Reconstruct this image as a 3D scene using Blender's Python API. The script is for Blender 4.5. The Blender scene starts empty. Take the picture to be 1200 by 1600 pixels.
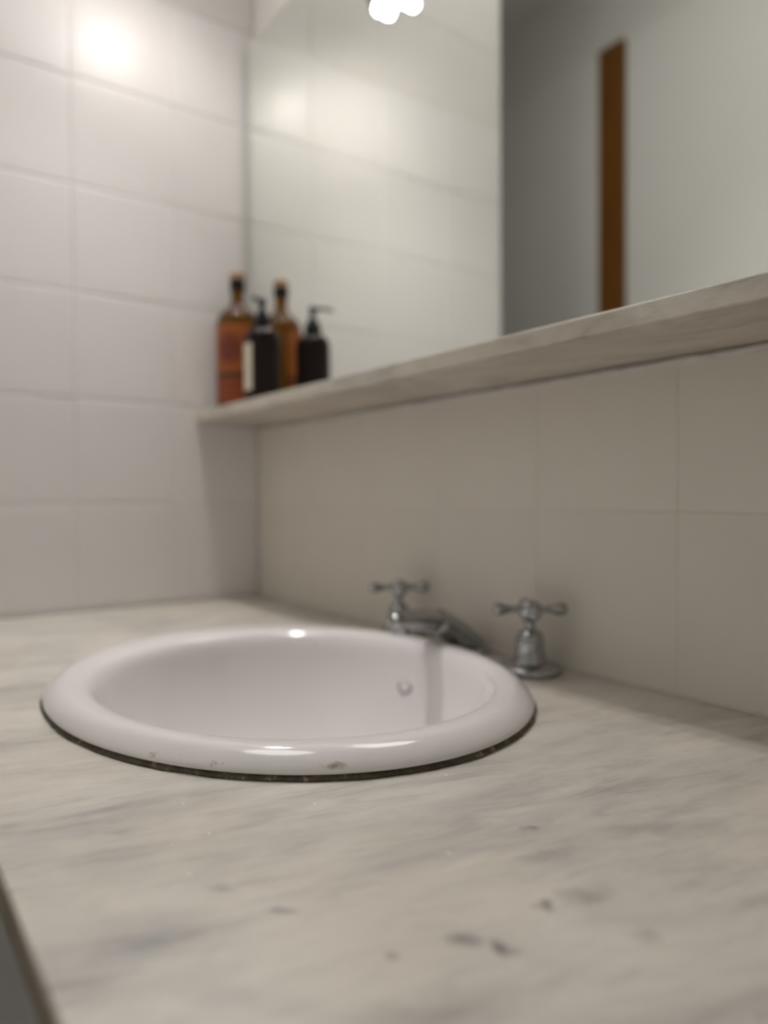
import bpy, bmesh, math, random
from mathutils import Vector, Matrix

random.seed(7)
SC = bpy.context.scene
COL = SC.collection
Z0 = 0.82                      # height of the counter top above the floor
PI = math.pi

# ------------------------------------------------------------------ camera
cam_d = bpy.data.cameras.new('camera')
cam = bpy.data.objects.new('camera', cam_d)
COL.objects.link(cam)
RT = Vector((0.5814586, 0.8135508, -0.0063966))
UP = Vector((-0.0166596, 0.0197668, 0.9996658))
FW = Vector((-0.8134054, 0.5811577, -0.0250470))
cam.matrix_world = Matrix(((RT.x, UP.x, -FW.x, 1.10915),
                           (RT.y, UP.y, -FW.y, -0.53961),
                           (RT.z, UP.z, -FW.z, 0.165 + Z0),
                           (0, 0, 0, 1)))
cam_d.sensor_fit = 'HORIZONTAL'
cam_d.sensor_width = 36.0
cam_d.lens = 1161.2 / 1200 * 36.0
cam_d.clip_start = 0.01
cam_d.dof.use_dof = True
cam_d.dof.focus_distance = 0.43
cam_d.dof.aperture_fstop = 3.6
SC.camera = cam

# ------------------------------------------------------------------ world, exposure
wd = bpy.data.worlds.new('world')
SC.world = wd
wd.use_nodes = True
wd.node_tree.nodes['Background'].inputs[0].default_value = (0.0, 0.0, 0.0, 1)
wd.node_tree.nodes['Background'].inputs[1].default_value = 0.0
SC.view_settings.view_transform = 'Standard'
SC.view_settings.look = 'None'
SC.view_settings.gamma = 1.0
SC.view_settings.use_curve_mapping = False
SC.view_settings.exposure = 0.05
BULB_STRENGTH = 215.0
CEILING_FILL_STRENGTH = 4.8
SPOT_POWER = 5.3
SPOT_ANGLE = 150.0
SC.cycles.blur_glossy = 0.35
SC.cycles.max_bounces = 12
SC.cycles.diffuse_bounces = 7
SC.cycles.glossy_bounces = 8
SC.cycles.transmission_bounces = 8
SC.cycles.sample_clamp_indirect = 20.0
SC.cycles.caustics_reflective = True
SC.cycles.use_denoising = True
SC.cycles.use_adaptive_sampling = False

# ------------------------------------------------------------------ material helpers
class NT:
    def __init__(s, name):
        s.m = bpy.data.materials.new(name); s.m.use_nodes = True
        s.t = s.m.node_tree; s.b = s.t.nodes['Principled BSDF']
        s.co = None
    def new(s, typ, **kw):
        n = s.t.nodes.new(typ)
        for k, v in kw.items(): setattr(n, k, v)
        return n
    def link(s, a, b): s.t.links.new(a, b)
    def set(s, **kw):
        for k, v in kw.items():
            s.b.inputs[k.replace('_', ' ')].default_value = v
        return s
    def coords(s, scale=(1, 1, 1), rot=(0, 0, 0), loc=(0, 0, 0), src='Object'):
        tc = s.new('ShaderNodeTexCoord'); mp = s.new('ShaderNodeMapping')
        mp.inputs['Scale'].default_value = scale; mp.inputs['Rotation'].default_value = rot
        mp.inputs['Location'].default_value = loc
        s.link(tc.outputs[src], mp.inputs[0]); return mp.outputs[0]
    def noise(s, vec, scale, detail=4, rough=.55, dist=0.0):
        n = s.new('ShaderNodeTexNoise')
        n.inputs['Scale'].default_value = scale; n.inputs['Detail'].default_value = detail
        n.inputs['Roughness'].default_value = rough; n.inputs['Distortion'].default_value = dist
        s.link(vec, n.inputs['Vector']); return n.outputs['Fac']
    def ramp(s, fac, stops):
        r = s.new('ShaderNodeValToRGB'); e = r.color_ramp.elements
        while len(e) < len(stops): e.new(0.5)
        for i, (p, c) in enumerate(stops):
            e[i].position = p; e[i].color = c if len(c) == 4 else (*c, 1)
        s.link(fac, r.inputs[0]); return r.outputs[0]
    def mix(s, fac, a, b, blend='MIX'):
        n = s.new('ShaderNodeMix', data_type='RGBA', blend_type=blend)
        for sock, v in ((n.inputs[0], fac), (n.inputs[6], a), (n.inputs[7], b)):
            if hasattr(v, 'is_output'): s.link(v, sock)
            else: sock.default_value = v if not isinstance(v, tuple) or len(v) == 4 else (*v, 1)
        return n.outputs[2]
    def math(s, op, a, b=0.0, clamp=False):
        n = s.new('ShaderNodeMath', operation=op, use_clamp=clamp)
        for sock, v in ((n.inputs[0], a), (n.inputs[1], b)):
            if hasattr(v, 'is_output'): s.link(v, sock)
            else: sock.default_value = v
        return n.outputs[0]
    def bump(s, h, strength=.2, dist=.001):
        n = s.new('ShaderNodeBump'); n.inputs['Strength'].default_value = strength
        n.inputs['Distance'].default_value = dist
        s.link(h, n.inputs['Height']); s.link(n.outputs[0], s.b.inputs['Normal'])

def plain(name, col, rough=.5, **kw):
    n = NT(name); n.set(Base_Color=(*col, 1), Roughness=rough)
    for k, v in kw.items(): n.b.inputs[k.replace('_', ' ')].default_value = v
    return n.m

def varied(name, ca, cb, rough, scale=8, bump=0.0, bscale=30, **kw):
    n = NT(name); v = n.coords()
    n.link(n.ramp(n.noise(v, scale), [(.3, ca), (.7, cb)]), n.b.inputs['Base Color'])
    n.set(Roughness=rough)
    for k, val in kw.items(): n.b.inputs[k.replace('_', ' ')].default_value = val
    if bump: n.bump(n.noise(v, bscale, 3), bump, .002)
    return n.m

def marble(name, base, dark, streak_angle, blots=(), specks=True, patch=1.0):
    n = NT(name)
    v = n.coords()
    rot = n.coords(scale=(1, 1, 1), rot=(0, 0, -streak_angle))
    # streaks run along local X after the rotation
    def layer(sx, sy, detail, rough, dist, lo, hi):
        mp = n.new('ShaderNodeMapping'); mp.inputs['Scale'].default_value = (sx, sy, sy * .8)
        n.link(rot, mp.inputs[0])
        return n.ramp(n.noise(mp.outputs[0], 1.0, detail, rough, dist), [(lo, (0, 0, 0)), (hi, (1, 1, 1))])
    cloud = layer(6, 13, 4, .6, .8, .40, .66)
    streak = layer(13, 60, 6, .62, 1.2, .47, .72)
    fine = layer(32, 130, 5, .6, 1.0, .50, .76)
    col = n.mix(n.math('MULTIPLY', cloud, .44 * patch), base, dark)
    k = n.math('MULTIPLY', streak, n.math('ADD', n.math('MULTIPLY', cloud, .75), .25))
    col = n.mix(n.math('MULTIPLY', k, .70 * patch), col, dark)
    k2 = n.math('MULTIPLY', fine, n.math('ADD', n.math('MULTIPLY', streak, .6), .4))
    col = n.mix(n.math('MULTIPLY', k2, .46 * patch), col, dark)
    # warm, faintly stained areas
    warm = n.noise(v, 4.5, 3)
    col = n.mix(n.math('MULTIPLY', n.ramp(warm, [(.48, (0, 0, 0)), (.7, (1, 1, 1))]), .35), col,
                (base[0] * .97, base[1] * .92, base[2] * .83))
    # single inclusions in the stone
    if blots:
        warp = n.new('ShaderNodeTexNoise'); warp.inputs['Scale'].default_value = 45; warp.inputs['Detail'].default_value = 3
        n.link(v, warp.inputs['Vector'])
        sub = n.new('ShaderNodeVectorMath', operation='SUBTRACT'); sub.inputs[1].default_value = (.5, .5, .5)
        n.link(warp.outputs['Color'], sub.inputs[0])
        sc = n.new('ShaderNodeVectorMath', operation='SCALE'); sc.inputs['Scale'].default_value = .022
        n.link(sub.outputs[0], sc.inputs[0])
        add = n.new('ShaderNodeVectorMath', operation='ADD')
        n.link(v, add.inputs[0]); n.link(sc.outputs[0], add.inputs[1])
        tot = None
        for (bx_, by_, r_, amt, ang, asp) in blots:
            m_ = n.new('ShaderNodeMapping', vector_type='TEXTURE')
            m_.inputs['Location'].default_value = (bx_, by_, 0)
            m_.inputs['Rotation'].default_value = (0, 0, ang)
            m_.inputs['Scale'].default_value = (r_ * asp, r_, 1)
            n.link(add.outputs[0], m_.inputs[0])
            ln = n.new('ShaderNodeVectorMath', operation='LENGTH'); n.link(m_.outputs[0], ln.inputs[0])
            f = n.math('MULTIPLY', n.math('SUBTRACT', 1.0, ln.outputs['Value'], True), amt)
            tot = f if tot is None else n.math('MAXIMUM', tot, f)
        col = n.mix(tot, col, (.085, .075, .085))
    if specks:
        vo = n.new('ShaderNodeTexVoronoi'); vo.inputs['Scale'].default_value = 95
        n.link(v, vo.inputs['Vector'])
        dot = n.math('LESS_THAN', vo.outputs['Distance'], .09)
        sel = n.new('ShaderNodeSeparateColor'); n.link(vo.outputs['Color'], sel.inputs[0])
        dot = n.math('MULTIPLY', dot, n.math('GREATER_THAN', sel.outputs[0], .93))
        col = n.mix(n.math('MULTIPLY', dot, .75), col, (.85, .83, .78))
        vd = n.new('ShaderNodeTexVoronoi'); vd.inputs['Scale'].default_value = 38
        n.link(v, vd.inputs['Vector'])
        dd = n.math('LESS_THAN', vd.outputs['Distance'], .035)
        s2 = n.new('ShaderNodeSeparateColor'); n.link(vd.outputs['Color'], s2.inputs[0])
        dd = n.math('MULTIPLY', dd, n.math('GREATER_THAN', s2.outputs[1], .75))
        col = n.mix(n.math('MULTIPLY', dd, .7), col, (.12, .10, .08))
    n.link(col, n.b.inputs['Base Color'])
    rr = n.ramp(n.noise(v, 60, 3), [(.3, (.30, .30, .30)), (.7, (.46, .46, .46))])
    n.link(rr, n.b.inputs['Roughness'])
    n.set(IOR=1.45)
    n.bump(n.noise(v, 220, 3), .05, .001)
    return n.m

M = {}
M['tile'] = varied('white glazed tile', (.76, .735, .725), (.80, .775, .765), .36, 3, .05, 9, IOR=1.42)
M['tile_low'] = varied('painted satin tile', (.745, .705, .635), (.785, .745, .675), .42, 5, .08, 40)
M['grout'] = varied('white grout', (.74, .72, .71), (.79, .77, .76), .8, 40)
M['grout_low'] = varied('filled joint', (.74, .70, .64), (.78, .74, .68), .7, 40)
M['paint'] = varied('white wall paint', (.82, .815, .79), (.86, .855, .83), .6, 3)
M['wall_top'] = varied('beige white plaster', (.71, .685, .655), (.74, .715, .685), .55, 4)
M['ceiling'] = varied('ceiling paint', (.86, .855, .84), (.89, .885, .87), .8, 3)
M['floor'] = varied('pale floor tile', (.52, .51, .49), (.58, .57, .55), .5, 12)
M['door'] = varied('white door paint', (.86, .86, .83), (.89, .89, .86), .35, 2)
BLOTS = [(.906, -.320, .0036, .85, .6, 1.1), (.917, -.350, .0046, .9, 1.0, 1.5), (.906, -.362, .0040, .65, .6, 2.2),
         (.901, -.386, .0040, .6, .9, 1.3), (.850, -.407, .0042, .65, .9, 2.2), (.855, -.275, .0042, .7, 1.2, 1.6),
         (.912, -.300, .0060, .45, 1.3, 2.6), (.818, -.416, .0048, .4, 1.1, 2.2), (.890, -.228, .010, .30, 1.35, 2.6),
         (.905, -.205, .012, .28, 1.3, 2.2), (.930, -.395, .016, .34, 1.3, 2.2), (.942, -.304, .005, .35, 1.3, 1.6), (.741, -.436, .006, .3, 1.35, 2.4),
         (.88, -.285, .006, .35, 1.3, 2.8)]
M['marble'] = marble('white grey veined marble', (.66, .625, .56), (.27, .26, .265), math.radians(78), BLOTS)
M['marble_shelf'] = marble('veined marble shelf', (.66, .62, .545), (.28, .25, .20), math.radians(12), specks=True, patch=1.1)
M['shaded_edge'] = varied('shaded marble edge', (.20, .17, .13), (.28, .24, .19), .7, 30)  # marble darkened to carry the shade of the counter's front face
M['mirror'] = plain('mirror silver', (.955, .98, .94), 0.0, Metallic=1.0)
M['mirror_edge'] = plain('dark mirror backing', (.10, .10, .09), .6)
M['chrome'] = varied('worn chrome', (.36, .37, .37), (.44, .45, .45), .09, 90, Metallic=1.0)
M['timber'] = None
M['silicone'] = varied('pale sealant', (.62, .59, .55), (.74, .71, .67), .5, 60)
M['cabinet'] = varied('white cabinet laminate', (.38, .375, .365), (.42, .415, .405), .45, 4)
M['dark_hole'] = plain('dark hole', (.20, .20, .21), .6)
M['lamp_body'] = plain('white enamel lamp body', (.75, .74, .72), .35)

def timber():
    n = NT('varnished orange timber'); v = n.coords(scale=(28, 28, 2.2))
    g = n.noise(v, 3.0, 6, .6, 1.5)
    n.link(n.ramp(g, [(.3, (.150, .052, .005)), (.7, (.235, .088, .008))]), n.b.inputs['Base Color'])
    n.set(Roughness=.4); return n.m
M['timber'] = timber()

def porcelain():
    n = NT('white porcelain with a few stains'); v = n.coords()
    big = n.noise(v, 16, 4, .6)
    fine = n.noise(n.coords(scale=(1, 1, 2.2)), 75, 4, .65)
    sep = n.new('ShaderNodeSeparateXYZ'); n.link(v, sep.inputs[0])
    low = n.math('MULTIPLY', n.math('LESS_THAN', sep.outputs[2], .0105), n.math('GREATER_THAN', sep.outputs[2], .001))
    f = n.math('MULTIPLY', n.ramp(fine, [(.63, (0, 0, 0)), (.70, (1, 1, 1))]), n.ramp(big, [(.50, (0, 0, 0)), (.60, (1, 1, 1))]))
    f = n.math('MULTIPLY', n.math('MULTIPLY', f, low), .55)
    col = n.mix(f, (.84, .81, .81), (.36, .27, .18))
    # the one larger brown smear on the front of the rim
    w = n.new('ShaderNodeMapping', vector_type='TEXTURE')
    w.inputs['Location'].default_value = (.2126, -.0789, .0082)
    w.inputs['Rotation'].default_value = (0, 0, math.radians(61)); w.inputs['Scale'].default_value = (.0085, .006, .0024)
    wa = n.new('ShaderNodeTexNoise'); wa.inputs['Scale'].default_value = 260
    n.link(v, wa.inputs['Vector']); n.link(v, w.inputs[0])
    ln = n.new('ShaderNodeVectorMath', operation='LENGTH'); n.link(w.outputs[0], ln.inputs[0])
    s = n.math('SUBTRACT', n.math('ADD', 1.0, n.math('MULTIPLY', n.math('SUBTRACT', wa.outputs['Fac'], .5), 1.6)), ln.outputs['Value'], True)
    col = n.mix(n.math('MULTIPLY', s, 1.1, True), col, (.36, .27, .19))
    n.link(col, n.b.inputs['Base Color'])
    n.set(Roughness=.09, IOR=1.5, Coat_Weight=.3, Coat_Roughness=.03)
    n.bump(n.noise(v, 22, 2), .03, .002)
    return n.m
M['porcelain'] = porcelain()

def dirty_seal():
    n = NT('grimy sealant'); v = n.coords()
    n.link(n.ramp(n.noise(v, 130, 4, .65), [(.42, (.050, .040, .022)), (.60, (.10, .085, .05)), (.72, (.42, .37, .26))]), n.b.inputs['Base Color'])
    n.set(Roughness=.45); n.bump(n.noise(v, 200, 3), .6, .002); return n.m
M['dirty_seal'] = dirty_seal()

def amber(name, col, trans):
    n = NT(name); n.set(Base_Color=(*col, 1), Roughness=.02, IOR=1.40, Transmission_Weight=trans); return n.m
M['amber'] = amber('amber glass', (.22, .085, .004), .8)
M['brown'] = plain('very dark brown glass', (.0085, .0022, .0020), .03, IOR=1.34)
M['black'] = plain('black plastic', (.004, .006, .008), .35, IOR=1.35)
M['cork'] = varied('pale cork', (.34, .19, .10), (.45, .27, .15), .7, 120)
M['cream'] = varied('cream paper label', (.60, .55, .42), (.66, .61, .48), .6, 50)

def orange_label():
    # uv: u across the label, v up; a ring with a bar like a round emblem, and a banded block beneath
    n = NT('orange printed label'); tc = n.new('ShaderNodeTexCoord')
    sep = n.new('ShaderNodeSeparateXYZ'); n.link(tc.outputs['UV'], sep.inputs[0])
    u, v = sep.outputs[0], sep.outputs[1]
    du = n.math('MULTIPLY', n.math('SUBTRACT', u, .56), 2.3); dv = n.math('MULTIPLY', n.math('SUBTRACT', v, .70), 3.0)
    d = n.math('SQRT', n.math('ADD', n.math('MULTIPLY', du, du), n.math('MULTIPLY', dv, dv)))
    core = n.math('MULTIPLY', n.math('SUBTRACT', .85, d, True), 2.2, True)
    gap = n.math('MULTIPLY', n.math('LESS_THAN', v, .40), n.math('GREATER_THAN', v, .345))
    low = n.math('LESS_THAN', v, .345)
    band = n.math('MULTIPLY', low, n.math('GREATER_THAN', n.math('SINE', n.math('MULTIPLY', v, 75.0)), .1))
    col = n.mix(core, (.33, .085, .010), (.150, .024, .006))
    col = n.mix(low, col, (.27, .055, .007))
    col = n.mix(band, col, (.17, .026, .006))
    col = n.mix(gap, col, (.025, .008, .004))
    n.link(col, n.b.inputs['Base Color']); n.set(Roughness=.4); return n.m
M['label'] = orange_label()

def emit(name, col, s):
    n = NT(name); n.set(Base_Color=(.9, .9, .9, 1), Emission_Color=(*col, 1), Emission_Strength=s); return n.m
M['bulb_warm'] = emit('warm lit bulb', (1.0, .92, .82), BULB_STRENGTH)
M['bulb_cool'] = emit('white lit bulb', (1.0, .98, 1.0), BULB_STRENGTH)

M['diffuser'] = emit('glowing fill diffuser', (1.0, .975, .975), CEILING_FILL_STRENGTH)

# ------------------------------------------------------------------ object helpers
def obj(name, bm, mat, parent=None, loc=(0, 0, 0), smooth=False, rot=None):
    if isinstance(bm, bmesh.types.BMesh):
        bmesh.ops.recalc_face_normals(bm, faces=bm.faces)
        me = bpy.data.meshes.new(name); bm.to_mesh(me); bm.free()
        me.materials.append(mat)
        if smooth:
            for p in me.polygons: p.use_smooth = True
    else:
        me = bm
    o = bpy.data.objects.new(name, me); COL.objects.link(o)
    o.location = loc
    if rot: o.rotation_euler = rot
    if parent: o.parent = parent
    return o

def thing(name, label, cat, loc, group=None):
    o = bpy.data.objects.new(name, None); COL.objects.link(o)
    o.empty_display_size = .05; o.location = loc
    o['label'] = label; o['category'] = cat
    if group: o['group'] = group
    return o

def tag(o, label, cat): o['label'] = label; o['category'] = cat; return o
def struct(o, label=None):
    o['kind'] = 'structure'
    if label: o['label'] = label
    return o

def box_bm(x0, x1, y0, y1, z0, z1, bev=0.0, seg=2):
    bm = bmesh.new()
    bmesh.ops.create_cube(bm, size=1)
    bmesh.ops.scale(bm, vec=(x1 - x0, y1 - y0, z1 - z0), verts=bm.verts)
    bmesh.ops.translate(bm, vec=((x0 + x1) / 2, (y0 + y1) / 2, (z0 + z1) / 2), verts=bm.verts)
    if bev: bmesh.ops.bevel(bm, geom=bm.edges[:] + bm.verts[:], offset=bev, segments=seg, profile=.5, affect='EDGES')
    return bm

def rings_bm(rings, close=True, cap0=True, cap1=True):
    """rings: list of lists of points, same count"""
    bm = bmesh.new(); vs = [[bm.verts.new(p) for p in r] for r in rings]
    n = len(rings[0])
    for a, b in zip(vs, vs[1:]):
        for i in range(n): bm.faces.new((a[i], a[(i + 1) % n], b[(i + 1) % n], b[i]))
    if close:
        for i in range(n): bm.faces.new((vs[-1][i], vs[-1][(i + 1) % n], vs[0][(i + 1) % n], vs[0][i]))
    else:
        if cap0: bm.faces.new(vs[0][::-1])
        if cap1: bm.faces.new(vs[-1])
    return bm

def lathe_bm(prof, n=40):
    return rings_bm([[(r * math.cos(2 * PI * i / n), r * math.sin(2 * PI * i / n), z) for i in range(n)] for r, z in prof], close=False)

def tube_bm(path, radii, n=20, flat=1.0, up=(0, 0, 1)):
    rings = []
    P = [Vector(p) for p in path]
    for i, p in enumerate(P):
        t = (P[min(i + 1, len(P) - 1)] - P[max(i - 1, 0)]).normalized()
        a = t.cross(Vector(up))
        a = a.normalized() if a.length > 1e-4 else Vector((1, 0, 0))
        b = a.cross(t).normalized(); r = radii[i]
        f = flat[i] if isinstance(flat, (list, tuple)) else flat
        rings.append([p + a * (r * math.cos(2 * PI * k / n)) + b * (r * f * math.sin(2 * PI * k / n)) for k in range(n)])
    return rings_bm(rings, close=False)

def spline(pts, m=6):
    """Catmull-Rom through tuples of any length"""
    out = []
    q = [pts[0]] + list(pts) + [pts[-1]]
    for i in range(1, len(q) - 2):
        for k in range(m):
            t = k / m
            out.append(tuple(.5 * (2 * b + (c - a) * t + (2 * a - 5 * b + 4 * c - d) * t * t + (3 * b - a - 3 * c + d) * t ** 3)
                             for a, b, c, d in zip(q[i - 1], q[i], q[i + 1], q[i + 2])))
    out.append(tuple(pts[-1])); return out

# ------------------------------------------------------------------ room shell
CEIL = 2.42
XR, XL, YO = 1.95, -1.30, -1.20
struct(obj('floor', box_bm(XL - .1, XR + .1, YO - .1, .1, -.10, 0), M['floor']))
struct(obj('ceiling', box_bm(XL - .1, XR + .1, YO - .1, .1, CEIL, CEIL + .1), M['ceiling']))
struct(obj('wall_right', box_bm(XR, XR + .1, YO - .1, .1, 0, CEIL), M['paint']))
struct(obj('wall_far', box_bm(XL - .1, XL, YO - .1, .1, 0, CEIL), M['paint']))
struct(obj('wall_opposite', box_bm(XL, XR, YO - .1, YO, 0, CEIL), M['paint']))

TT = .006                                                     # tile thickness proud of the wall bed
wall_left = struct(obj('wall_left', box_bm(-.11, -.0019, -.5828, 0, 0, CEIL), M['grout']), 'white tiled wall stub left of the basin')
wall_back = struct(obj('wall_back', box_bm(XL, XR, .0009, .1, 0, CEIL), M['grout_low']), 'tiled back wall behind the taps and mirror')

def tile_mesh(w, h, t, bev, drop, mat, bow=.0):
    """tile face in the local XY plane, face towards +Z, pillowed edge"""
    bm = bmesh.new()
    def ring(i, z): return [bm.verts.new((sx * (w / 2 - i), sy * (h / 2 - i), z)) for sx, sy in ((-1, -1), (1, -1), (1, 1), (-1, 1))]
    rs = [ring(0, -t), ring(0, -drop), ring(bev * .4, -drop * .35), ring(bev, 0), ring(bev * 5, bow)]
    for a, b in zip(rs, rs[1:]):
        for i in range(4): bm.faces.new((a[i], a[(i + 1) % 4], b[(i + 1) % 4], b[i]))
    bm.faces.new(rs[-1])
    bmesh.ops.recalc_face_normals(bm, faces=bm.faces)
    me = bpy.data.meshes.new('tile'); bm.to_mesh(me); bm.free(); me.materials.append(mat)
    return me

# left wall: joints measured in the photograph, 150 mm rows
Y_EDGES = [-.582, -.4300, -.2830, -.1360, -.0005]
Z_EDGES = [.0025 + .150 * k for k in range(0, 11)]
meshes = {}
G = .0013
for a, b in zip(Y_EDGES, Y_EDGES[1:]):
    for c, d in zip(Z_EDGES, Z_EDGES[1:]):
        key = (round(b - a, 4), round(d - c, 4), c > .85)
        if key not in meshes: meshes[key] = tile_mesh(b - a - G, d - c - G, .0022, .0022, .0008, M['wall_top'] if c > .85 else M['tile'], .0002)
        o = obj('tile', meshes[key], None, wall_left, (-.0004 + random.uniform(-.0003, .0003), (a + b) / 2, Z0 + (c + d) / 2))
        o.rotation_euler = (PI / 2 + random.uniform(-.002, .002), random.uniform(-.003, .003), PI / 2 + random.uniform(-.004, .004))
# back wall below the shelf: large painted tiles with hairline joints, and the rows above the mirror
X_EDGES = [.0005] + [.01 + .15 * k for k in range(1, 12)]
meshes = {}
for rows, mat in (([.0015, .1485, .2705], M['tile_low']), ([.886, 1.036, 1.186], M['wall_top'])):
    for c, d in zip(rows, rows[1:]):
        for a, b in zip(X_EDGES, X_EDGES[1:]):
            key = (round(b - a, 4), round(d - c, 4), mat.name)
            if key not in meshes: meshes[key] = tile_mesh(b - a - .0005, d - c - .0005, .0022, .0005, .0003, mat)
            o = obj('tile', meshes[key], None, wall_back, ((a + b) / 2, random.uniform(0, .0003), Z0 + (c + d) / 2))
            o.rotation_euler = (PI / 2 + random.uniform(-.001, .001), 0, random.uniform(-.001, .001))

# opposite wall, seen in the mirror: white door leaf, timber jamb strip, white side panel
struct(obj('door_1', box_bm(-.138, .66, YO, YO + .022, 0, 1.362 + Z0, .003), M['door']), 'plain white door right of the timber strip, seen in the mirror')
struct(obj('door_2', box_bm(-1.05, -.225, YO, YO + .022, 0, 1.362 + Z0, .003), M['door']), 'plain white door left of the timber strip, seen in the mirror')
struct(obj('trim_1', box_bm(-.222, -.141, YO, YO + .030, 0, 1.366 + Z0, .003), M['timber']), 'orange varnished timber strip between the white doors')

# sealant lines of the counter and the shelf against the wall
def bead(name, y, z, r, x0=.002, x1=1.6, seed=1):
    rnd = random.Random(seed); pts, rad = [], []
    N = 120
    for i in range(N + 1):
        x = x0 + (x1 - x0) * i / N
        pts.append((x, y, z + rnd.uniform(-.0004, .0004))); rad.append(r * rnd.uniform(.75, 1.25))
    return obj(name, tube_bm(pts, rad, 8), M['silicone'], None, (0, 0, Z0), smooth=True)
struct(bead('trim_2', -.0008, .0012, .0019, seed=3), 'thin pale sealant line along the back of the counter')
struct(bead('trim_3', -.0006, .2692, .0030, seed=5), 'thin pale sealant line under the shelf')

# ------------------------------------------------------------------ counter and cabinet
BCX, BCY = .535, -.2384
def counter_bm(x0, x1, y0, y1, t, cx, cy, rx, ry, n=96):
    bm = bmesh.new()
    angs = [2 * PI * i / n for i in range(n)]
    for qx, qy in ((x0, y0), (x1, y0), (x1, y1), (x0, y1)):
        w = math.atan2(qy - cy, qx - cx) % (2 * PI)
        k = min(range(n), key=lambda i: abs((angs[i] - w + PI) % (2 * PI) - PI)); angs[k] = w
    def out(a):
        dx, dy = math.cos(a), math.sin(a); ts = []
        if abs(dx) > 1e-9: ts.append(((x1 if dx > 0 else x0) - cx) / dx)
        if abs(dy) > 1e-9: ts.append(((y1 if dy > 0 else y0) - cy) / dy)
        s = min(ts); return cx + s * dx, cy + s * dy
    def inn(a):
        s = 1 / math.hypot(math.cos(a) / rx, math.sin(a) / ry); return cx + s * math.cos(a), cy + s * math.sin(a)
    e = .0012
    def clampin(p): return (min(max(p[0], x0 + e), x1 - e), min(max(p[1], y0 + e), y1 - e))
    R = [[(*inn(a), 0) for a in angs], [(*clampin(out(a)), 0) for a in angs], [(*out(a), -e) for a in angs],
         [(*out(a), -t + e) for a in angs], [(*clampin(out(a)), -t) for a in angs], [(*inn(a), -t) for a in angs]]
    return rings_bm(R, close=True)
counter = tag(obj('counter', counter_bm(.001, 1.60, -.4903, -.0005, .0175, BCX, BCY, .207, .166), M['marble'], None, (0, 0, Z0)),
    'pale grey veined marble vanity counter holding the oval basin', 'counter')

obj('front_edge_shade', box_bm(.0015, 1.5995, -.4912, -.4904, -.0168, -.0012, .0002, 1), M['shaded_edge'], counter)['label'] = 'front edge strip with its shade painted dark'  # thin strip that paints the shade on the slab's front face

cab = thing('vanity_cabinet', 'plain grey vanity cabinet under the front edge of the marble counter', 'cabinet', (.8, -.23, 0))
CT = Z0 - .0176
def cpart(name, x0, x1, y0, y1, z0, z1, bev=.001):
    return obj(name, box_bm(x0 - .8, x1 - .8, y0 + .23, y1 + .23, z0, z1, bev), M['cabinet'], cab)
cpart('side_panel', .004, .022, -.452, -.004, .0, CT)
cpart('side_panel', 1.575, 1.593, -.452, -.004, .0, CT)
cpart('bottom_panel', .0225, 1.5745, -.452, -.004, .06, .078)
cpart('back_panel', .0225, 1.5745, -.012, -.004, .0785, CT)
cpart('plinth', .0225, 1.5745, -.42, -.405, 0, .0595)
for k in range(3):
    w = (1.593 - .004) / 3
    d = cpart('door', .004 + k * w + .0015, .004 + (k + 1) * w - .0015, -.4705, -.4525, .07, CT - .004, .0015)

# ------------------------------------------------------------------ basin
bs = thing('basin', 'white oval porcelain drop-in basin with a rolled rim', 'basin', (BCX, BCY, Z0))
def ell(cx, cy, rx, ry, z, n=96):
    return [(cx - 0 + rx * math.cos(2 * PI * i / n), cy + ry * math.sin(2 * PI * i / n), z) for i in range(n)]
RIM = [(0, 0, .2200, .1745, .0030), (0, 0, .2300, .1840, .0022), (0, 0, .2338, .1878, .0030), (0, 0, .2350, .1890, .0046),
       (0, 0, .2335, .1876, .0072), (.0003, 0, .2300, .1846, .0104), (.001, 0, .2250, .1806, .0134), (.002, .0002, .2200, .1767, .0153),
       (.0035, .0004, .2150, .1735, .0163), (.006, .0006, .2060, .1690, .0162), (.009, .0009, .1960, .1645, .0156), (.0108, .0011, .1890, .1610, .0143),
       (.0115, .0012, .1845, .1580, .0118), (.0117, .0013, .1815, .1552, .0070), (.0117, .0013, .1790, .1530, .0),
       (0.0117, 0.0015, 0.1750, 0.1497, -0.0194), (0.0117, 0.0015, 0.1669, 0.1428, -0.0422), (0.0117, 0.0015, 0.1558, 0.1332, -0.0627), (0.0105, 0.0015, 0.1404, 0.1200, -0.0804), (0.0088, 0.0015, 0.1176, 0.1005, -0.0986), (0.0064, 0.0015, 0.0853, 0.0729, -0.1140), (0.0040, 0.0015, 0.0538, 0.0461, -0.1237), (0, .003, .022, .022, -.1288)]
OUT = [(0, .003, .024, .024, -.1385), (0.0043, 0.0015, 0.0574, 0.0491, -0.1351), (0.0068, 0.0015, 0.0906, 0.0775, -0.1248), (0.0094, 0.0015, 0.1256, 0.1074, -0.1089), (0.0112, 0.0015, 0.1499, 0.1282, -0.0901), (0.0117, 0.0015, 0.1660, 0.1420, -0.0695), (0.0117, 0.0015, 0.1768, 0.1512, -0.0456), (0.0117, 0.0015, 0.1840, 0.1573, -0.0205), (.010, .001, .190, .1590, -.004), (.004, 0, .197, .161, .0030)]
body = obj('bowl', rings_bm([ell(*r) for r in RIM + OUT], close=True), M['porcelain'], bs, smooth=True)
sub = body.modifiers.new('smooth', 'SUBSURF'); sub.levels = 1; sub.render_levels = 2
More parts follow.
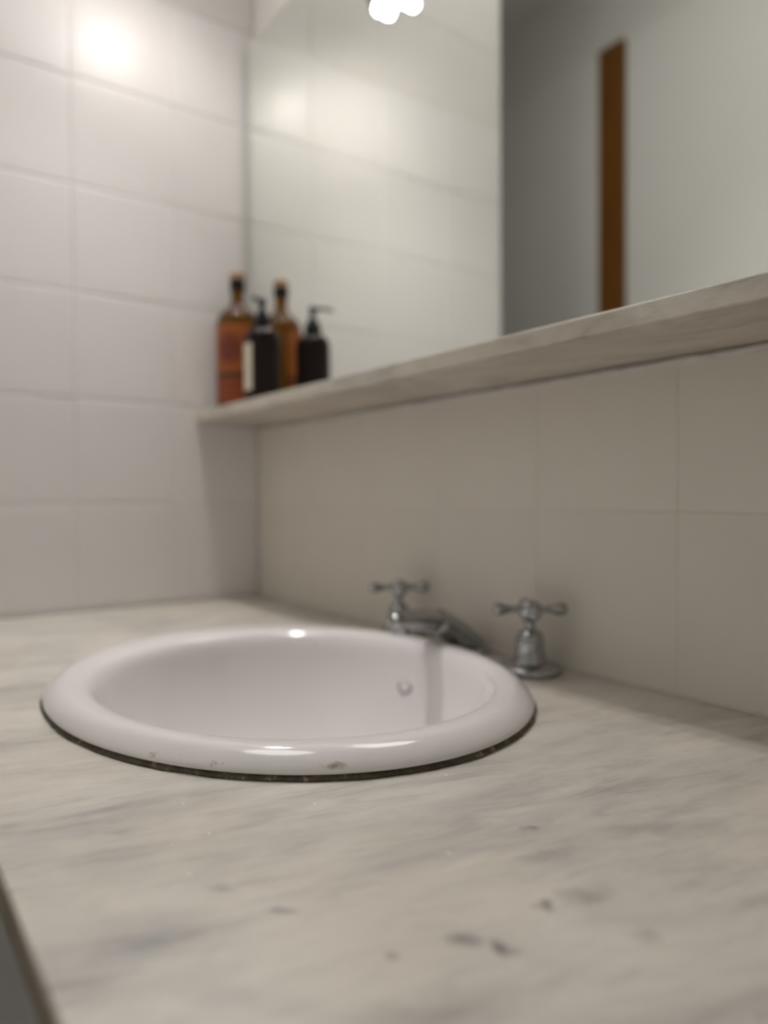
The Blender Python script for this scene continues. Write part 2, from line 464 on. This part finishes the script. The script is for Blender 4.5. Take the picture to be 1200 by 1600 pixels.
# grimy sealant ring at the foot of the rim
rnd = random.Random(11); rr = []
NS = 160
def seal_ring(e, z): return [((.2345 + e + j[i]) * math.cos(2 * PI * i / NS), (.1885 + e + j[i]) * math.sin(2 * PI * i / NS), z) for i in range(NS)]
j = [0] * NS
for i in range(NS): j[i] = .0006 * math.sin(i * .9) * math.sin(i * .23 + 1) + rnd.uniform(-.0004, .0005)
inner = lambda z: [(.221 * math.cos(2 * PI * i / NS), .1755 * math.sin(2 * PI * i / NS), z) for i in range(NS)]
obj('sealant', rings_bm([inner(.0005), seal_ring(.0012, .0003), seal_ring(.0008, .0014), seal_ring(-.0012, .0030), inner(.0034)], close=True),
    M['dirty_seal'], bs, smooth=True)['label'] = 'grimy dark sealant line around the rim'
# drain
obj('drain', lathe_bm([(.004, -.1299), (.019, -.1283), (.0215, -.1275), (.0225, -.1283), (.0225, -.1340), (.004, -.1350)][::-1], 32), M['chrome'], bs,
    (0, .003, 0), smooth=True)['label'] = 'chrome drain ring'
# overflow hole in the back of the bowl
ox, oz = -.0175, -.0295
nrm = Vector((.10, -1, .45)).normalized()
q = nrm.to_track_quat('Z', 'Y')
ov = obj('overflow', lathe_bm([(.0054, -.0012), (.0054, .0004), (.0060, .0010), (.0072, .0010), (.0078, .0), (.0076, -.004), (.0054, -.004)], 28), M['chrome'], bs, smooth=True)
yb = .0015 + .1465 * math.sqrt(1 - ((ox - .0117) / .1712) ** 2)
ov.location = (ox, yb, oz); ov.rotation_mode = 'QUATERNION'; ov.rotation_quaternion = q
ov.scale = (1.3, .85, 1); ov['label'] = 'small chrome overflow ring'
hole = obj('hole', lathe_bm([(.0053, -.0030), (.0053, -.0004)], 20), M['dark_hole'], ov)

# ------------------------------------------------------------------ taps
def make_tap(x, y, ang, label):
    t = thing('tap', label, 'tap', (x, y, Z0), 'cross-handled taps at the basin')
    obj('flange', lathe_bm(spline([(.0270, .0), (.0290, .0015), (.0292, .0048), (.0272, .0078), (.0215, .0096), (.0160, .0105), (.0120, .0105)], 4), 48), M['chrome'], t, smooth=True)
    obj('bell', lathe_bm(spline([(.0155, .0100), (.0150, .0130), (.0138, .0180), (.0132, .0240), (.0128, .0300), (.0118, .0350), (.0092, .0382), (.0066, .0398), (.0050, .0400)], 4), 48), M['chrome'], t, smooth=True)
    obj('stem', lathe_bm(spline([(.0050, .0395), (.0052, .0415), (.0046, .0440), (.0048, .0470), (.0070, .0500)], 4), 32), M['chrome'], t, smooth=True)
    h = obj('handle', lathe_bm(spline([(.0050, .0480), (.0078, .0505), (.0096, .0545), (.0102, .0580), (.0100, .0610), (.0090, .0635), (.0068, .0658), (.0040, .0668), (.0008, .0671)], 4), 40), M['chrome'], t, smooth=True)
    arm_prof = spline([(.0032, .007), (.0034, .011), (.0031, .015), (.0036, .019), (.0051, .024), (.0060, .028), (.0055, .0318), (.0034, .0338), (.0005, .0342)], 4)
    first = None
    for k in range(4):
        if first is None:
            a = first = obj('arm', lathe_bm(arm_prof, 24), M['chrome'], h, smooth=True)
        else:
            a = first.copy(); COL.objects.link(a); a.parent = h
        a.location = (0, 0, .0585)
        a.rotation_euler = (0, PI / 2, ang + k * PI / 2)
    return t
make_tap(.635, -.0375, math.radians(52), 'chrome cross-handle tap nearest the camera, right of the spout')
make_tap(.435, -.0375, math.radians(58), 'chrome cross-handle tap farther away, left of the spout')

sp = thing('spout', 'low chrome basin spout between the two cross-handle taps', 'spout', (BCX, -.026, Z0))
obj('flange', lathe_bm(spline([(.0215, .0), (.0235, .0012), (.0236, .0040), (.0222, .0060), (.0185, .0072), (.0140, .0076)], 4), 48), M['chrome'], sp, smooth=True)
path = spline([(0, .006, .004, .0155, .95), (0, -.004, .014, .0155, .92), (0, -.019, .0255, .0150, .88), (0, -.036, .0355, .0140, .82),
               (0, -.056, .0400, .0132, .78), (0, -.078, .0415, .0126, .75), (0, -.092, .0410, .0118, .74), (0, -.0965, .0405, .0085, .72)], 5)
obj('neck', tube_bm([p[:3] for p in path[:17]], [p[3] + .0012 for p in path[:17]], 32, [p[4] for p in path[:17]], (0, -.3, 1)), M['chrome'], sp, smooth=True)
obj('arm', tube_bm([p[:3] for p in path[15:]], [p[3] for p in path[15:]], 32, [p[4] for p in path[15:]], (0, -.3, 1)), M['chrome'], sp, smooth=True)
obj('outlet', lathe_bm([(.0060, .0), (.0082, .0), (.0086, .0012), (.0086, .008), (.0060, .008)], 28), M['chrome'], sp, (0, -.084, .0285), smooth=False)

# ------------------------------------------------------------------ shelf and mirror
TILT = math.radians(2.2)
sh = tag(obj('marble_shelf', box_bm(.0015, 1.70, -.105, -.0008, -.0080, .0080, .0012, 2), M['marble_shelf'], None, (0, 0, Z0 + .2808), rot=(-TILT, 0, 0)),
         'long pale marble shelf below the mirror', 'shelf')
def shelf_top(y): return Z0 + .2808 + .0080 / math.cos(TILT) - y * math.tan(TILT) * 1.0

mr = thing('mirror', 'large frameless wall mirror above the marble shelf', 'mirror', (.8, -.012, Z0 + .2905))
obj('glass', box_bm(-.7895, .85, -.003, .0015, .0002, .5875, .0006, 1), M['mirror'], mr)
obj('backing', box_bm(-.7945, .848, .0016, .0115, .002, .586), M['mirror_edge'], mr)

# ------------------------------------------------------------------ bottles
def arc_label(r, z0, z1, a0, a1, mat, name, parent, n=18, th=.0004):
    me = bpy.data.meshes.new(name); V, F, UV = [], [], []
    for k in range(n + 1):
        a = a0 + (a1 - a0) * k / n
        for z in (z0, z1):
            for rr_ in (r, r + th): V.append((rr_ * math.cos(a), rr_ * math.sin(a), z))
    for k in range(n):
        b, c = 4 * k, 4 * k + 4
        F += [(b + 1, c + 1, c + 3, b + 3), (b, b + 2, c + 2, c), (b, c, c + 1, b + 1), (b + 2, b + 3, c + 3, c + 2)]
    F += [(0, 1, 3, 2), (4 * n, 4 * n + 2, 4 * n + 3, 4 * n + 1)]
    me.from_pydata(V, [], F)
    uvl = me.uv_layers.new(name='UVMap')
    for lp in me.loops:
        i = lp.vertex_index; k = i // 4; uvl.data[lp.index].uv = (k / n, 1.0 if (i % 4) >= 2 else 0.0)
    me.materials.append(mat)
    return obj(name, me, None, parent)

AX, AY = .0435, -.0525
bt = thing('bottle', 'tall amber glass bottle with an orange label and cork stopper in the corner', 'bottle', (AX, AY, shelf_top(AY) - .0006))
obj('body', lathe_bm(spline([(.006, .0008), (.026, .0004), (.0315, .002), (.0325, .008), (.0325, .060), (.0325, .125), (.0318, .138), (.0275, .149), (.0195, .157), (.0125, .1635),
                     (.0102, .171), (.0098, .186), (.0098, .192), (.0035, .193)], 4), 56), M['amber'], bt, smooth=True)
view = math.atan2(-.54 - AY, 1.109 - AX)
arc_label(.0327, .010, .130, view - math.radians(100), view + math.radians(35), M['label'], 'front_label', bt)['label'] = 'orange printed label with a round emblem'
obj('collar', lathe_bm([(.0100, .1875), (.0118, .188), (.0120, .190), (.0118, .2015), (.0100, .203)], 32), M['black'], bt, smooth=False)['label'] = 'black neck collar'
obj('stopper', lathe_bm([(.006, .2025), (.0112, .203), (.0118, .205), (.0118, .2115), (.0108, .2135), (.003, .2138)], 32), M['cork'], bt, smooth=False)['label'] = 'pale cork stopper top'

BX, BY = .1357, -.0568
pb = thing('pump_bottle', 'dark brown pump dispenser with a cream label beside the amber bottle', 'bottle', (BX, BY, shelf_top(BY) - .0006))
obj('body', lathe_bm(spline([(.006, .0008), (.020, .0004), (.0245, .002), (.0255, .007), (.0255, .050), (.0255, .092), (.0248, .100), (.0215, .107), (.0155, .1115), (.0122, .114), (.0120, .117), (.004, .1172)], 4), 52), M['brown'], pb, smooth=True)
arc_label(.0257, .022, .088, math.radians(-163), math.radians(-62), M['cream'], 'front_label', pb)['label'] = 'cream paper label'
obj('collar', lathe_bm([(.0100, .1135), (.0128, .114), (.0132, .1155), (.0126, .1220), (.0105, .128), (.0082, .1335), (.0060, .1375), (.0035, .138)], 32), M['black'], pb, smooth=True)['label'] = 'black screw collar'
ph = obj('pump_head', lathe_bm(spline([(.0036, .137), (.0036, .1425), (.0040, .1445), (.0056, .1462), (.0060, .149), (.0056, .1525), (.0040, .1545), (.0010, .1552)], 3), 28), M['black'], pb, smooth=True)
ph['label'] = 'black pump head'
sd = Vector((.0195, -.0246, 0)).normalized()
noz = obj('nozzle', tube_bm([sd * .003 + Vector((0, 0, .1505)), sd * .014 + Vector((0, 0, .1512)), sd * .025 + Vector((0, 0, .1502)), sd * .0315 + Vector((0, 0, .1470))],
                            [.0030, .0026, .0022, .0019], 14), M['black'], ph, smooth=True)

# ------------------------------------------------------------------ wall lamp above the mirror
wl = thing('wall_lamp', 'chrome wall lamp with two small lit bulbs above the mirror', 'lamp', (.178, 0, Z0 + .912))
obj('wall_plate', box_bm(-.05, .05, -.012, -.0006, .055, .125, .004), M['lamp_body'], wl)
obj('lamp_arm', tube_bm([(0, -.012, .085), (0, -.06, .092), (0, -.12, .090), (.002, -.165, .078), (.004, -.181, .066)], [.006] * 5, 16), M['chrome'], wl, smooth=True)
obj('lamp_bar', tube_bm([(-.011, -.158, .054), (.004, -.181, .062), (.011, -.204, .068)], [.009] * 3, 16), M['chrome'], wl, smooth=True)
AIM = Vector((.52, -.32, -.79)).normalized()          # both spots are turned towards the basin
aq = AIM.to_track_quat('Z', 'Y')
for (bx_, by_, bz_, mt, lb, ccol) in ((-.0086, -.1642, 0, 'bulb_warm', 'warm white lit bulb', (1.0, .94, .885)), (.0094, -.1976, .0151, 'bulb_cool', 'cool white lit bulb', (1.0, .985, 1.0))):
    p0 = Vector((bx_, by_, bz_))
    hd = obj('lamp_holder', lathe_bm([(.006, -.050), (.0095, -.049), (.0100, -.030), (.0150, -.010), (.0166, .0008), (.0158, .0008), (.0148, -.006), (.004, -.007)], 32), M['chrome'], wl, p0, smooth=False)
    hd.rotation_mode = 'QUATERNION'; hd.rotation_quaternion = aq
    bb = obj('bulb', lathe_bm([(.0140, -.0058), (.0144, -.001), (.0138, .003), (.0118, .0072), (.0085, .0105), (.0045, .0124), (.0006, .0130)], 32), M[mt], wl, p0, smooth=True)
    bb.rotation_mode = 'QUATERNION'; bb.rotation_quaternion = aq; bb['label'] = lb
    ld = bpy.data.lights.new('spot_light', 'SPOT'); ld.energy = SPOT_POWER; ld.color = ccol
    ld.spot_size = math.radians(SPOT_ANGLE); ld.spot_blend = 1.0; ld.shadow_soft_size = .009
    lo = bpy.data.objects.new('spot_light', ld); COL.objects.link(lo); lo.parent = wl
    lo.location = p0 + AIM * .0165; lo.rotation_mode = 'QUATERNION'; lo.rotation_quaternion = (-AIM).to_track_quat('Z', 'Y')

cl = thing('ceiling_fill', 'large round fill lamp added on the ceiling above the basin', 'lamp', (.27, -.42, CEIL))  # added fill light, out of view, to even out the wall lamp
obj('base', lathe_bm([(.02, -.001), (.250, -.001), (.250, -.022), (.242, -.026), (.02, -.026)], 48), M['lamp_body'], cl)
obj('diffuser', lathe_bm(spline([(.238, -.0265), (.236, -.040), (.205, -.060), (.135, -.074), (.060, -.080), (.004, -.081)], 3), 40), M['diffuser'], cl, smooth=True)
